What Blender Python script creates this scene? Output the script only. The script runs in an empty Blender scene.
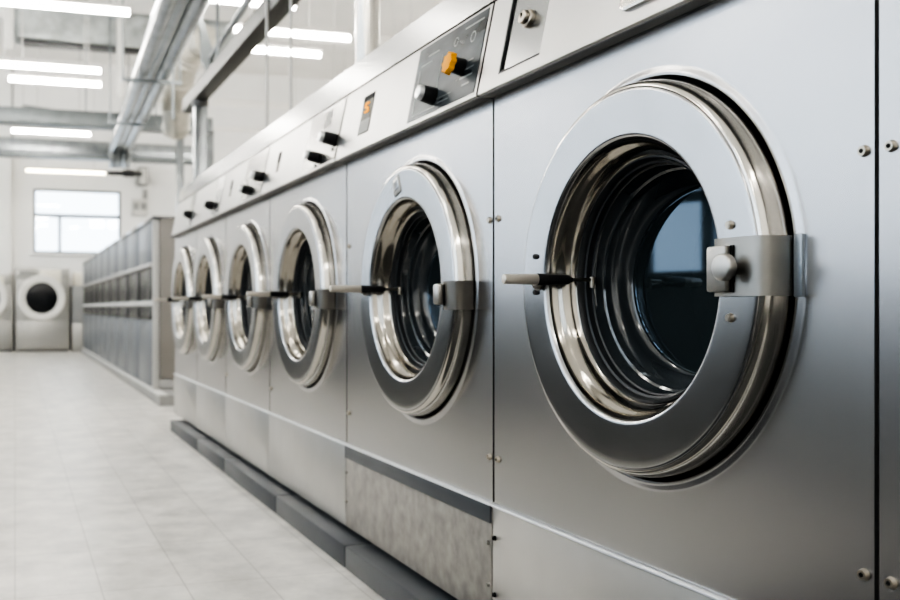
import bpy, bmesh, math, random
from mathutils import Vector, Matrix
random.seed(7)
sc = bpy.context.scene
col = sc.collection
PI = math.pi

# ------------------------------------------------------------------ camera
FP = 960.0            # focal length in photo pixels
TH = math.atan(285/FP)
CT, ST = math.cos(TH), math.sin(TH)
CAMH = 0.85
cam_d = bpy.data.cameras.new('camera')
cam = bpy.data.objects.new('camera', cam_d)
col.objects.link(cam)
cam.location = (0, 0, CAMH)
cam.rotation_euler = (PI/2, 0, -TH)
cam_d.sensor_width = 36
cam_d.lens = FP/900*36
cam_d.shift_x = 150/900
cam_d.shift_y = 8/900
cam_d.clip_start = 0.05
cam_d.dof.use_dof = True
cam_d.dof.focus_distance = 1.72
cam_d.dof.aperture_fstop = 4.3
sc.camera = cam

# ------------------------------------------------------------------ materials
def nmat(name):
    m = bpy.data.materials.new(name); m.use_nodes = True
    return m, m.node_tree, m.node_tree.nodes['Principled BSDF']

def mat(name, color, rough=0.5, metal=0.0, noise=0.0, nscale=8.0, bump=0.0, bscale=40.0, stretch=(1,1,1),
        aniso=0.0, spec=None, coat=0.0, emit=None, estr=0.0, rvar=0.0):
    m, nt, b = nmat(name)
    L = nt.links
    b.inputs['Base Color'].default_value = (*color, 1)
    b.inputs['Roughness'].default_value = rough
    b.inputs['Metallic'].default_value = metal
    if spec is not None: b.inputs['Specular IOR Level'].default_value = spec
    if coat: b.inputs['Coat Weight'].default_value = coat; b.inputs['Coat Roughness'].default_value = 0.05
    if emit:
        b.inputs['Emission Color'].default_value = (*emit, 1); b.inputs['Emission Strength'].default_value = estr
    tc = nt.nodes.new('ShaderNodeTexCoord')
    mp = nt.nodes.new('ShaderNodeMapping'); mp.inputs['Scale'].default_value = stretch
    L.new(tc.outputs['Object'], mp.inputs['Vector'])
    if noise > 0 or rvar > 0:
        nz = nt.nodes.new('ShaderNodeTexNoise'); nz.inputs['Scale'].default_value = nscale; nz.inputs['Detail'].default_value = 5
        L.new(mp.outputs[0], nz.inputs['Vector'])
        if noise > 0:
            mr = nt.nodes.new('ShaderNodeMapRange')
            mr.inputs['From Min'].default_value = 0.3; mr.inputs['From Max'].default_value = 0.7
            mr.inputs['To Min'].default_value = 1-noise; mr.inputs['To Max'].default_value = 1+noise*0.5
            L.new(nz.outputs['Fac'], mr.inputs['Value'])
            mx = nt.nodes.new('ShaderNodeMix'); mx.data_type = 'RGBA'; mx.blend_type = 'MULTIPLY'
            mx.inputs[0].default_value = 1.0
            mx.inputs[6].default_value = (*color, 1)
            L.new(mr.outputs[0], mx.inputs[7])
            L.new(mx.outputs[2], b.inputs['Base Color'])
        if rvar > 0:
            mr2 = nt.nodes.new('ShaderNodeMapRange')
            mr2.inputs['To Min'].default_value = rough-rvar; mr2.inputs['To Max'].default_value = rough+rvar
            L.new(nz.outputs['Fac'], mr2.inputs['Value']); L.new(mr2.outputs[0], b.inputs['Roughness'])
    if bump > 0:
        n2 = nt.nodes.new('ShaderNodeTexNoise'); n2.inputs['Scale'].default_value = bscale; n2.inputs['Detail'].default_value = 3
        L.new(mp.outputs[0], n2.inputs['Vector'])
        bp = nt.nodes.new('ShaderNodeBump'); bp.inputs['Strength'].default_value = bump; bp.inputs['Distance'].default_value = 0.01
        L.new(n2.outputs['Fac'], bp.inputs['Height']); L.new(bp.outputs[0], b.inputs['Normal'])
    if aniso:
        b.inputs['Anisotropic'].default_value = aniso
        tg = nt.nodes.new('ShaderNodeTangent'); tg.direction_type = 'UV_MAP'; tg.uv_map = 'UVMap'
        L.new(tg.outputs[0], b.inputs['Tangent'])
    return m

M = {}
M['panel'] = mat('brushed_steel_panel', (.44,.438,.445), .25, 1, noise=.06, nscale=3.0, stretch=(1,.25,1), bump=.09, bscale=2.0, aniso=.45, rvar=.04)
M['ctrl'] = mat('satin_steel_panel', (.41,.405,.395), .36, 1, noise=.08, nscale=5, bump=.03, bscale=3, aniso=.5, rvar=.05)
M['kick'] = mat('dull_steel_panel', (.58,.57,.55), .40, 1, noise=.05, nscale=6, bump=.02, bscale=4, aniso=.3)
M['kick2'] = mat('glossy_steel_overlay', (.17,.167,.16), .25, 1, noise=.35, nscale=4, bump=.05, bscale=5)
M['stone'] = mat('mottled_worn_panel', (.34,.318,.288), .5, .25, noise=.30, nscale=22, rvar=.1)
M['ring'] = mat('polished_ring_steel', (.40,.402,.408), .20, 1, noise=.06, nscale=7, bump=.08, bscale=4, rvar=.03)
M['chrome'] = mat('warm_polished_steel', (.60,.575,.53), .16, 1, bump=.03, bscale=4)
M['ledge'] = mat('pale_steel_ledge', (.86,.87,.88), .42, .8)
M['under'] = mat('underside_shade', (.16,.16,.155), .45, .6)  # dark colour holds the shade under the control panel
M['funnel'] = mat('warm_brushed_funnel', (.38,.355,.315), .15, 1, noise=.15, nscale=5, bump=.22, bscale=8)
M['trim'] = mat('bright_steel_trim', (.28,.283,.285), .22, 1, bump=.06, bscale=2.5, noise=.06, nscale=2)
M['bracket'] = mat('cast_hinge_steel', (.33,.32,.30), .40, 1, noise=.10, nscale=20)
M['hinge_dark'] = mat('dark_hinge_steel', (.16,.15,.135), .35, 1, noise=.1, nscale=20)
M['grip'] = mat('pale_handle_grip', (.56,.52,.46), .32, .5)
M['plate'] = mat('bluish_side_plate', (.30,.33,.36), .4, .8)
M['knobsteel'] = mat('worn_knob_steel', (.43,.415,.39), .33, 1, noise=.1, nscale=40)
M['screw'] = mat('screw_steel', (.42,.38,.32), .28, 1)
M['black'] = mat('black_plastic', (.012,.012,.013), .4, spec=.3)
M['socket'] = mat('screw_socket_black', (.008,.008,.008), .6, spec=.08)
M['rubber'] = mat('black_rubber', (.018,.02,.022), .45)
M['gap'] = mat('dark_recess', (.012,.011,.010), .7, spec=.1)
M['overlay'] = mat('dark_glossy_overlay', (.05,.06,.066), .3, .1, spec=.09, noise=.8, nscale=10, stretch=(1,.7,1.6), rvar=.1)
M['overlay_line'] = mat('grey_overlay_print', (.17,.18,.18), .35)
M['amber'] = mat('yellow_plastic_knob', (.70,.30,.004), .5, spec=.12)
M['silvercap'] = mat('silver_knob_cap', (.62,.63,.64), .3, .85)
M['lcd'] = mat('grey_display_glass', (.10,.095,.08), .45, spec=.12)
M['lcdlow'] = mat('pale_display_sticker', (.30,.30,.28), .6, spec=.15)
M['digit'] = mat('amber_digit_glow', (.4,.15,.005), .6, spec=.05, emit=(1,.42,.03), estr=.9)
M['plinth'] = mat('dark_grey_painted_steel', (.060,.066,.074), .42, 0, noise=.15, nscale=8)
M['foot'] = mat('blackened_foot', (.05,.05,.05), .5, .5)
M['drum'] = mat('perforated_drum_steel', (.10,.105,.11), .35, .9)
M['white'] = mat('white_wall_paint', (.90,.895,.875), .7, noise=.04, nscale=1.5)
M['ceil'] = mat('ceiling_paint', (.93,.91,.87), .8, noise=.05, nscale=1)
M['galv'] = mat('galvanised_steel', (.36,.385,.40), .30, .95, noise=.25, nscale=6, bump=.1, bscale=6)
M['galvdark'] = mat('dull_galvanised_beam', (.24,.26,.27), .45, .8, noise=.15, nscale=6)
M['beam'] = mat('grey_painted_beam', (.055,.054,.05), .5, .2, noise=.12, nscale=4)
M['foil'] = mat('crinkled_duct_foil', (.52,.55,.55), .35, .9, noise=.35, nscale=6, bump=1.0, bscale=7)
M['hose'] = mat('cream_flexible_hose', (.50,.48,.42), .4, .35, noise=.3, nscale=6)
M['tube'] = mat('lit_tube', (1,1,1), .4, emit=(1,.955,.88), estr=40)
M['tubewarm'] = mat('warm_lit_tube', (1,.95,.8), .4, emit=(1,.88,.62), estr=8)
M['housing'] = mat('lamp_housing_white', (.62,.61,.58), .5)
M['dryer'] = mat('blue_grey_enamel', (.125,.14,.16), .33, .25, noise=.06, nscale=3)
M['dryerend'] = mat('taupe_end_panel', (.24,.22,.20), .5, .1, noise=.08, nscale=3)
M['dryerwhite'] = mat('off_white_base', (.48,.47,.45), .5)
M['blackglass'] = mat('black_glass_panel', (.006,.007,.009), .25, spec=.25)
M['kerb'] = mat('pale_kerb_top', (.66,.66,.63), .5, noise=.08)
M['kerbside'] = mat('grey_kerb_side', (.34,.335,.32), .6, noise=.1)
M['enamel'] = mat('pale_grey_enamel', (.40,.392,.365), .35, .3, noise=.04, nscale=4)
M['doorwhite'] = mat('white_door_ring', (.80,.78,.73), .35)
M['cream'] = mat('cream_drawer_front', (.80,.765,.66), .4)
M['boxgrey'] = mat('grey_cabinet_paint', (.30,.30,.29), .5)
M['counter'] = mat('dark_counter_laminate', (.10,.11,.115), .5, noise=.1)
M['frame'] = mat('grey_window_frame', (.10,.115,.125), .5)
M['framewhite'] = mat('white_window_frame', (.7,.72,.72), .5)
M['darkfit'] = mat('dark_fitting', (.06,.06,.06), .5)

def floor_material():
    m, nt, b = nmat('pale_stone_tiles'); L = nt.links
    tc = nt.nodes.new('ShaderNodeTexCoord')
    mp = nt.nodes.new('ShaderNodeMapping'); mp.inputs['Location'].default_value = (.0, .07, 0)
    L.new(tc.outputs['Object'], mp.inputs[0])
    br = nt.nodes.new('ShaderNodeTexBrick')
    br.inputs['Scale'].default_value = 1; br.inputs['Brick Width'].default_value = .25; br.inputs['Row Height'].default_value = .5
    br.offset = 0.0; br.squash = 1
    br.inputs['Mortar Size'].default_value = .003; br.inputs['Mortar Smooth'].default_value = .3
    br.inputs['Color1'].default_value = (.66,.635,.595,1); br.inputs['Color2'].default_value = (.70,.68,.64,1)
    br.inputs['Mortar'].default_value = (.48,.46,.43,1)
    L.new(mp.outputs[0], br.inputs[0])
    n1 = nt.nodes.new('ShaderNodeTexNoise'); n1.inputs['Scale'].default_value = 5.0; n1.inputs['Detail'].default_value = 8; n1.inputs['Roughness'].default_value = .65
    L.new(tc.outputs['Object'], n1.inputs[0])
    mr = nt.nodes.new('ShaderNodeMapRange'); mr.inputs['From Min'].default_value=.3; mr.inputs['From Max'].default_value=.7
    mr.inputs['To Min'].default_value=.60; mr.inputs['To Max'].default_value=1.14
    L.new(n1.outputs['Fac'], mr.inputs[0])
    mx = nt.nodes.new('ShaderNodeMix'); mx.data_type='RGBA'; mx.blend_type='MULTIPLY'; mx.inputs[0].default_value=1
    L.new(br.outputs[0], mx.inputs[6]); L.new(mr.outputs[0], mx.inputs[7]); L.new(mx.outputs[2], b.inputs['Base Color'])
    mr2 = nt.nodes.new('ShaderNodeMapRange'); mr2.inputs['To Min'].default_value=.22; mr2.inputs['To Max'].default_value=.5
    L.new(n1.outputs['Fac'], mr2.inputs[0]); L.new(mr2.outputs[0], b.inputs['Roughness'])
    return m
M['floor'] = floor_material()

def pane_material():
    m = bpy.data.materials.new('window_pane_glass'); m.use_nodes = True
    nt = m.node_tree; nt.nodes.clear()
    o = nt.nodes.new('ShaderNodeOutputMaterial'); mx = nt.nodes.new('ShaderNodeMixShader')
    t = nt.nodes.new('ShaderNodeBsdfTransparent'); g = nt.nodes.new('ShaderNodeBsdfGlossy'); g.inputs['Roughness'].default_value = .02
    mx.inputs[0].default_value = .06
    nt.links.new(t.outputs[0], mx.inputs[1]); nt.links.new(g.outputs[0], mx.inputs[2]); nt.links.new(mx.outputs[0], o.inputs[0])
    return m
M['pane'] = pane_material()

M['bowl'] = mat('dark_bowl_glass', (.030,.036,.040), .11, 0, spec=1.0, bump=.05, bscale=14)
def door_glass():
    m, nt, b = nmat('dark_door_glass')
    b.inputs['Base Color'].default_value = (.35,.42,.44,1)
    b.inputs['Roughness'].default_value = .03
    b.inputs['IOR'].default_value = 1.72
    b.inputs['Specular Tint'].default_value = (.58,.78,1.0,1)
    b.inputs['Transmission Weight'].default_value = .2
    mixc = (.02,.026,.028,1)
    b.inputs['Base Color'].default_value = (.022,.029,.030,1)
    return m
M['glass'] = door_glass()

# ------------------------------------------------------------------ mesh builder
class MB:
    def __init__(s): s.bm = bmesh.new()
    def box(s, x0, x1, y0, y1, z0, z1, bev=0.0, seg=2):
        r = bmesh.ops.create_cube(s.bm, size=1)
        vs = r['verts']
        for v in vs:
            v.co = Vector(((x0+x1)/2 + v.co.x*(x1-x0), (y0+y1)/2 + v.co.y*(y1-y0), (z0+z1)/2 + v.co.z*(z1-z0)))
        if bev > 0:
            es = list({e for v in vs for e in v.link_edges})
            bmesh.ops.bevel(s.bm, geom=es, offset=bev, segments=seg, affect='EDGES', profile=.5)
        return s
    def tube(s, p, q, r, r2=None, n=24, bev=0.0):
        p, q = Vector(p), Vector(q); d = q-p
        if r2 is None: r2 = r
        rot = d.to_track_quat('Z', 'Y').to_matrix().to_4x4()
        res = bmesh.ops.create_cone(s.bm, cap_ends=True, segments=n, radius1=r, radius2=r2, depth=d.length,
                              matrix=Matrix.Translation((p+q)/2) @ rot)
        if bev > 0:
            es = list({e for v in res['verts'] for e in v.link_edges if len(e.link_faces)==2 and any(len(f.verts)>4 for f in e.link_faces)})
            bmesh.ops.bevel(s.bm, geom=es, offset=bev, segments=3, affect='EDGES', profile=.5)
        return s
    def path(s, pts, r, n=16):
        pts = [Vector(p) for p in pts]
        rings = []
        ref = None
        for i, p in enumerate(pts):
            if i == 0: d = pts[1]-p
            elif i == len(pts)-1: d = p-pts[i-1]
            else: d = (pts[i+1]-p).normalized() + (p-pts[i-1]).normalized()
            d.normalize()
            if ref is None:
                ref = Vector((0,0,1)) if abs(d.z) < .9 else Vector((1,0,0))
            u = (ref - d*ref.dot(d)).normalized(); w = d.cross(u); ref = u
            rings.append([s.bm.verts.new(p + r*(math.cos(2*PI*k/n)*u + math.sin(2*PI*k/n)*w)) for k in range(n)])
        for a, b in zip(rings, rings[1:]):
            for k in range(n):
                s.bm.faces.new((a[k], a[(k+1)%n], b[(k+1)%n], b[k]))
        s.bm.faces.new(rings[0][::-1]); s.bm.faces.new(rings[-1])
        return s
    def lathe(s, prof, cy, cz, n=96, x0=0.0, cap=False, sign=-1):
        """revolve (radius, protrusion) about the X axis through (cy, cz); protrusion goes to -X"""
        rings = []
        for r, a in prof:
            rings.append([s.bm.verts.new((x0+sign*a, cy+r*math.cos(2*PI*k/n), cz+r*math.sin(2*PI*k/n))) for k in range(n)])
        for a, b in zip(rings, rings[1:]):
            for k in range(n):
                s.bm.faces.new((a[k], a[(k+1)%n], b[(k+1)%n], b[k]))
        if cap: s.bm.faces.new(rings[-1])
        return s
    def prism(s, prof, y0, y1, bev=0.0):
        """profile of (x, z) pulled along Y"""
        a = [s.bm.verts.new((x, y0, z)) for x, z in prof]; b = [s.bm.verts.new((x, y1, z)) for x, z in prof]
        fs = [s.bm.faces.new(a), s.bm.faces.new(b[::-1])]
        n = len(prof)
        for i in range(n): fs.append(s.bm.faces.new((a[i], b[i], b[(i+1)%n], a[(i+1)%n])))
        if bev > 0:
            bmesh.ops.recalc_face_normals(s.bm, faces=fs)
            es = list({e for f in fs for e in f.edges})
            bmesh.ops.bevel(s.bm, geom=es, offset=bev, segments=2, affect='EDGES', profile=.5)
        return s
    def quad(s, *pts):
        s.bm.faces.new([s.bm.verts.new(p) for p in pts]); return s
    def build(s, name, m, parent=None, angle=35, xf=None, recalc=True):
        if recalc: bmesh.ops.recalc_face_normals(s.bm, faces=s.bm.faces[:])
        if xf is not None: s.bm.transform(xf)
        uv = s.bm.loops.layers.uv.new('UVMap')
        for f in s.bm.faces:
            for l in f.loops: l[uv].uv = (l.vert.co.z, l.vert.co.y + .37*l.vert.co.x)
        me = bpy.data.meshes.new(name); s.bm.to_mesh(me); s.bm.free()
        for p in me.polygons: p.use_smooth = True
        me.set_sharp_from_angle(angle=math.radians(angle))
        me.materials.append(m)
        o = bpy.data.objects.new(name, me); col.objects.link(o)
        if parent is not None: o.parent = parent
        return o

def thing(name, label, cat, loc=(0,0,0), group=None, rz=0):
    o = bpy.data.objects.new(name, None); col.objects.link(o)
    o.empty_display_size = .1
    o.location = loc; o.rotation_euler = (0,0,rz)
    o['label'] = label; o['category'] = cat
    if group: o['group'] = group
    return o
def tag(o, label, cat, group=None, kind=None):
    o['label'] = label; o['category'] = cat
    if group: o['group'] = group
    if kind: o['kind'] = kind
    return o
def struct(o):
    o['kind'] = 'structure'; return o
def at_x(px, X):            # depth (Y) of the photo column px on the plane x = X
    D = FP/CT*X/(px-15); return (D-ST*X)/CT, D
def at_D(px, py, D):        # world point at camera depth D
    X = (px-15)*D*CT/FP
    return Vector((X, (D-ST*X)/CT, CAMH+(308-py)*D/FP))

# ------------------------------------------------------------------ the room
XL, XR, YF, YB, ZC = -4.6, 9.0, -3.2, 20.6, 6.0
struct(MB().box(XL-.2, XR+.2, YF-.2, YB+.4, -.2, 0).build('floor', M['floor']))
struct(MB().box(XL-.2, XR+.2, YF-.2, YB+.4, ZC, ZC+.08).build('ceiling', M['ceil']))
struct(MB().box(XR, XR+.2, YF, YB, 0, ZC).build('wall_right', M['white']))
struct(MB().box(XL, XR, YF-.2, YF, 0, ZC).build('wall_front', M['white']))

# back wall with its window opening, a pilaster and two flush joints
wx0, wx1, wz0, wz1 = .365, 2.15, 1.99, 3.32
wb = MB()
wb.box(XL, wx0, YB, YB+.2, 0, ZC).box(wx1, XR, YB, YB+.2, 0, ZC)
wb.box(wx0, wx1, YB, YB+.2, 0, wz0).box(wx0, wx1, YB, YB+.2, wz1, ZC)
struct(wb.build('wall_back', M['white']))
struct(MB().box(-.9, -.08, YB-.25, YB, 0, 4.05, .01).build('trim_1', M['white']))
struct(MB().box(2.4, XR, YB-.06, YB, 5.25, 5.42, .01).build('trim_2', M['ceil']))
struct(MB().box(2.4, XR, YB-.10, YB, 4.72, 4.80, .01).build('trim_3', M['ceil']))
w = MB()
bw = .045
w.box(wx0, wx1, YB+.02, YB+.09, wz0, wz0+bw).box(wx0, wx1, YB+.02, YB+.09, wz1-bw, wz1)
w.box(wx0, wx0+bw, YB+.02, YB+.09, wz0, wz1).box(wx1-bw, wx1, YB+.02, YB+.09, wz0, wz1)
w.box(wx0, wx1, YB+.0, YB+.09, 2.74, 2.81)
w.box(wx0+.5, wx0+.56, YB+.02, YB+.09, wz0, 2.74)
w1 = struct(w.build('window_1', M['frame']))
MB().box(wx0, wx1, YB+.05, YB+.056, wz0, wz1).build('pane', M['pane'], w1)
MB().box(wx0-.06, wx1+.06, YB-.10, YB+.02, wz0-.05, wz0, .008).build('window_sill', M['white'], w1)

# left wall: a long band of gridded windows (seen as reflections in the steel)
lz0, lz1 = 1.12, 4.5
bays = [(-2.4, 1.0), (1.3, 5.3), (5.6, 9.6), (9.9, 13.9), (14.2, 18.2)]
wl = MB()
wl.box(XL-.2, XL, YF, YB, 0, lz0).box(XL-.2, XL, YF, YB, lz1, ZC)
edges = [YF] + [v for b in bays for v in b] + [YB]
for i in range(0, len(edges), 2):
    wl.box(XL-.2, XL, edges[i], edges[i+1], lz0, lz1)
struct(wl.build('wall_left', M['white']))
for i, (a, b) in enumerate(bays):
    f = MB()
    n = 7
    for k in range(n+1):
        y = a + (b-a)*k/n
        f.box(XL-.14, XL-.06, max(a, y-.045), min(b, y+.045), lz0, lz1)
    for k in range(6):
        z = lz0 + (lz1-lz0)*k/5
        f.box(XL-.14, XL-.06, a, b, max(lz0, z-.045), min(lz1, z+.045))
    fr = struct(f.build('window_%d' % (i+2), M['frame']))
    MB().box(XL-.104, XL-.098, a, b, lz0, lz1).build('pane', M['pane'], fr)

# ------------------------------------------------------------------ stainless washers
RO = .355
CZ = .902           # height of every door centre
def screw_mb(x, y, z, r=.008):
    return MB().tube((x, y, z), (x-.006, y, z), r, r*.75, 16)

def panel_with_hole(w, z0, z1, cy, cz, style):
    mb = MB(); bm = mb.bm
    y0, y1 = -w/2+(.0065 if style != 'first' else .005), w/2-.0015
    n = 120
    angs = sorted([2*PI*k/n for k in range(n)] + [math.atan2(z-cz, y-cy) % (2*PI) for y in (y0, y1) for z in (z0, z1)])
    prof = [(.3622,-.035), (.3622,-.005), (.3632,.0005), (.3655,.0032), (.3690,.0040), (.3730,.0030), (.3775,.0008), (.381,.0001), (.384,0)]
    rings = []
    for r, a in prof:
        rings.append([bm.verts.new((-a, cy+r*math.cos(t), cz+r*math.sin(t))) for t in angs])
    outer, back = [], []
    for t in angs:
        c, s = math.cos(t), math.sin(t)
        k = min([(y1-cy)/c if c > 1e-9 else 9e9, (y0-cy)/c if c < -1e-9 else 9e9, (z1-cz)/s if s > 1e-9 else 9e9, (z0-cz)/s if s < -1e-9 else 9e9])
        py, pz = cy+k*c, cz+k*s
        outer.append((py, pz))
    mid = [bm.verts.new((0, cy+(.412*.6+.4*0)*0 + (py-cy)*.999, cz+(pz-cz)*.999)) for py, pz in outer]
    rim = [bm.verts.new((.004, py, pz)) for py, pz in outer]
    bk = [bm.verts.new((.03, py, pz)) for py, pz in outer]
    rings += [mid, rim, bk]
    m = len(angs)
    for a, b in zip(rings, rings[1:]):
        for k in range(m):
            bm.faces.new((a[k], a[(k+1)%m], b[(k+1)%m], b[k]))
    return mb

def knob(parent, name, base, nrm, r, ln, body, cap, capr=None, caplen=.2, wing=False):
    b = Vector(base); n = Vector(nrm).normalized()
    k = MB().tube(b, b+n*ln*(1-caplen), r, r*.92, 28, .002)
    if wing:
        s = Vector((0,1,0))
        k.tube(b+n*.004-Vector((0,0,r*1.5)), b+n*.012-Vector((0,0,r*1.5)), .006, None, 10)
    ob = k.build(name, body, parent)
    MB().tube(b+n*ln*(1-caplen), b+n*ln, capr or r*.92, (capr or r*.92)*.85, 28, .002).build('knob_cap', cap, ob)
    return ob

FZ0, FZ1 = 1.355, 1.583        # control face bottom / top
FX0, FX1 = -.045, .003
FN = Vector((-(FZ1-FZ0), 0, (FX1-FX0))).normalized()
def face_x(z): return FX0 + (FX1-FX0)*(z-FZ0)/(FZ1-FZ0)
def on_face(y, z, out=0.0): return Vector((face_x(z), y, z)) + FN*out
def face_plate(y0, y1, z0, z1, out, th=.003):
    """a thin plate lying on the slanted control face"""
    mb = MB()
    a = [on_face(y, z, out) for y, z in ((y0,z0),(y1,z0),(y1,z1),(y0,z1))]
    b = [on_face(y, z, out-th) for y, z in ((y0,z0),(y1,z0),(y1,z1),(y0,z1))]
    bm = mb.bm
    A = [bm.verts.new(p) for p in a]; B = [bm.verts.new(p) for p in b]
    bm.faces.new(A); bm.faces.new(B[::-1])
    for i in range(4): bm.faces.new((A[i], B[i], B[(i+1)%4], A[(i+1)%4]))
    return mb

def control_panel(root, w, recess=None, cut=0.0):
    y0, y1 = -w/2+.0095, w/2-.002-cut
    mb = MB(); bm = mb.bm
    if recess is None:
        ys = [y0, y1]; zs = [FZ0+.006, FZ1]
    else:
        ys = [y0, recess[0], recess[1], y1]; zs = [FZ0+.006, recess[2], recess[3], FZ1]
    g = [[bm.verts.new(on_face(y, z)) for y in ys] for z in zs]
    for i in range(len(zs)-1):
        for j in range(len(ys)-1):
            if recess and i == 1 and j == 1: continue
            bm.faces.new((g[i][j], g[i][j+1], g[i+1][j+1], g[i+1][j]))
    if recess:
        d = -.006
        q = [g[1][1], g[1][2], g[2][2], g[2][1]]
        p = [bm.verts.new(v.co + FN*d) for v in q]
        for i in range(4): bm.faces.new((q[i], q[(i+1)%4], p[(i+1)%4], p[i]))
        bm.faces.new(p)
    # rounded lower nose, underside, back, top, ends
    prof = [(face_x(FZ0+.006), FZ0+.006), (FX0+.001, FZ0+.002), (FX0+.006, FZ0-.001), (.02, FZ0-.001), (.30, FZ0-.001), (.30, FZ1), (FX1, FZ1)]
    for (xa, za), (xb, zb) in zip(prof, prof[1:]):
        mb.quad((xa, y0, za), (xa, y1, za), (xb, y1, zb), (xb, y0, zb))
    for y in (y0, y1):
        bm.faces.new([bm.verts.new((x, y, z)) for x, z in prof])
    bmesh.ops.remove_doubles(bm, verts=bm.verts[:], dist=1e-5)
    return mb.build('control_panel', M['ctrl'], root)

def washer(y0, y1, label, style, dc, door=True):
    w = y1-y0; yc = (y0+y1)/2; cy = dc - yc; cz = CZ
    root = thing('stainless_washer', label, 'washing machine', (1.1, yc, 0), 'stainless washers in the long row')
    # body shell
    b = MB()
    h = w/2-.004
    b.box(.03, 1.0, -h, -h+.004, .11, 1.585).box(.03, 1.0, h-.004, h, .11, 1.585)
    b.box(.996, 1.0, -h, h, .11, 1.585).box(.03, 1.0, -h, h, .105, .115)
    b.build('cabinet_body', M['kick'], root)
    MB().box(.010, .20, -h+.004, h-.004-(.12 if style == 'sixth' else 0), 1.575, 1.5915).build('gap_shade', M['gap'], root)  # dark filler put in as the shade of the gap above the panel
    cut = .12 if style == 'sixth' else 0
    MB().prism([(FX0+.002, FZ0+.002), (FX1+.0015, FZ1-.001), (.25, FZ1-.001), (.25, FZ0+.002)], -w/2+.0006, -w/2+.0094).build('joint_shade', M['gap'], root)  # dark filler put in as the shade inside the joint between washers
    MB().box(.001, .028, -w/2+.0006, -w/2+.0048, .385, 1.35).build('joint_shade', M['gap'], root)
    MB().box(-.036, -.006, -h, h, 1.3520, 1.3538).build('panel_shade_strip', M['under'], root)  # dark strip painting the shaded underside of the overhang
    MB().box(-.0055, .03, -h, h, 1.3516, 1.3538).build('seam_shade_strip', M['rubber'], root)  # black strip put in for the shadow line below the overhang
    fp = panel_with_hole(w, .382, 1.352, cy, cz, style).build('front_panel', M['panel'], root)
    for s in (-1, 1):
        for z in {'first': (1.062,.49), 'plain': (1.062,.49), 'second': (1.062,.49), 'third': (.49,) if s == 1 else (), 'fourth': (.49,) if s == 1 else ()}.get(style, ()):
            sw = screw_mb(0, s*(w/2-.021), z, .0085).build('screw', M['screw'], fp)
            if style in ('first', 'plain'): MB().tube((-.0055, s*(w/2-.021), z), (-.0068, s*(w/2-.021), z), .0035, None, 6).build('screw_socket', M['socket'], fp)
    # dark channel behind the door
    MB().lathe([(.3620,-.008), (.3620,-.030), (.232,-.030)], cy, cz).build('door_channel', M['gap'], root)
    # lower panel with a bright rolled upper edge
    km = 'stone' if style == 'second' else 'kick'
    kp = MB().box(-.006, .02, -w/2+.003, w/2-.003, .097, .377, .003).build('lower_panel', M[km], root)
    if style == 'second':
        MB().box(-.010, -.004, -w/2+.003, w/2-.003, .334, .3755, .001).build('cover_strip', M['plinth'], kp)
        kp['label'] = 'mottled stone-like lower panel'
    MB().box(-.012, .02, -w/2+.003, w/2-.003, .3755, .381, .0022).build('panel_ledge', M['ledge'], kp)
    for s in (-1, 1):
        for z in {'first': (.303,.168), 'second': (.285,.185), 'plain': (.303,.168)}.get(style, ()):
            screw_mb(-.006, s*(w/2-.016), z, .006).build('screw', M['socket'] if style != 'second' else M['bracket'], kp)
    # feet on the plinth
    for x in (.06, .9):
        for s in (-1, 1):
            MB().tube((x, s*(w/2-.12), .0755), (x, s*(w/2-.12), .087), .032, .028, 20).tube((x, s*(w/2-.12), .087), (x, s*(w/2-.12), .112), .012, None, 12).build('levelling_foot', M['foot'], root)
    # control panel and its fittings
    rec = (at_x(545, 1.075)[0]-yc, at_x(500, 1.065)[0]-yc, 1.386, 1.566) if style == 'first' else None
    cp = control_panel(root, w, rec, .12 if style == 'sixth' else 0)
    hw = w/2
    if style == 'first':
        py, pz = at_x(528, 1.082)[0]-yc, 1.487
        lk = MB().tube(on_face(py, pz, -.006), on_face(py, pz, .006), .021, .020, 32, .003).tube(on_face(py, pz, .006), on_face(py, pz, .018), .0165, .015, 32, .003).build('lock_button', M['screw'], cp)
        MB().box(-.0015, .0015, -.002, .002, -.007, .007).build('key_slot', M['socket'], lk, xf=Matrix.Translation(on_face(py, pz, .0175)))
        ra, rb, rc, rd = rec
        rp = face_plate(ra+.002, rb-.002, rc+.002, rd-.002, -.0045, .001).build('recess_plate', M['trim'], cp)
        g4 = .0045
        for q in ((rb-g4, rb+.001, rc-.001, rd+.001), (ra, rb, rc-.001, rc+g4-.001), (ra, rb, rd-g4, rd+.001)):
            face_plate(*q, .0008, .004).build('recess_edge_shade', M['rubber'], rp)  # dark strips put in for the shade along the recess edges
        # raised polished plate with rounded corners
        def rrect(ya, yb, za, zb, r, out, n=8):
            pts = []
            for (cy_, cz_, a0) in ((yb-r, zb-r, 0), (ya+r, zb-r, PI/2), (ya+r, za+r, PI), (yb-r, za+r, 1.5*PI)):
                for k in range(n+1):
                    t = a0 + PI/2*k/n
                    pts.append(on_face(cy_+r*math.cos(t), cz_+r*math.sin(t), out))
            return pts
        def plate(ya, yb, za, zb, r, o0, o1, name, m, par, inset=.004):
            mb = MB(); bm = mb.bm
            a = [bm.verts.new(p) for p in rrect(ya, yb, za, zb, r, o0)]
            b2 = [bm.verts.new(p) for p in rrect(ya, yb, za, zb, r, o1-.002)]
            c = [bm.verts.new(p) for p in rrect(ya+inset, yb-inset, za+inset, zb-inset, max(r-inset,.002), o1)]
            nn = len(a)
            for A, B in ((a, b2), (b2, c)):
                for k in range(nn): bm.faces.new((A[k], A[(k+1)%nn], B[(k+1)%nn], B[k]))
            bm.faces.new(c)
            return mb.build(name, m, par)
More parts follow.
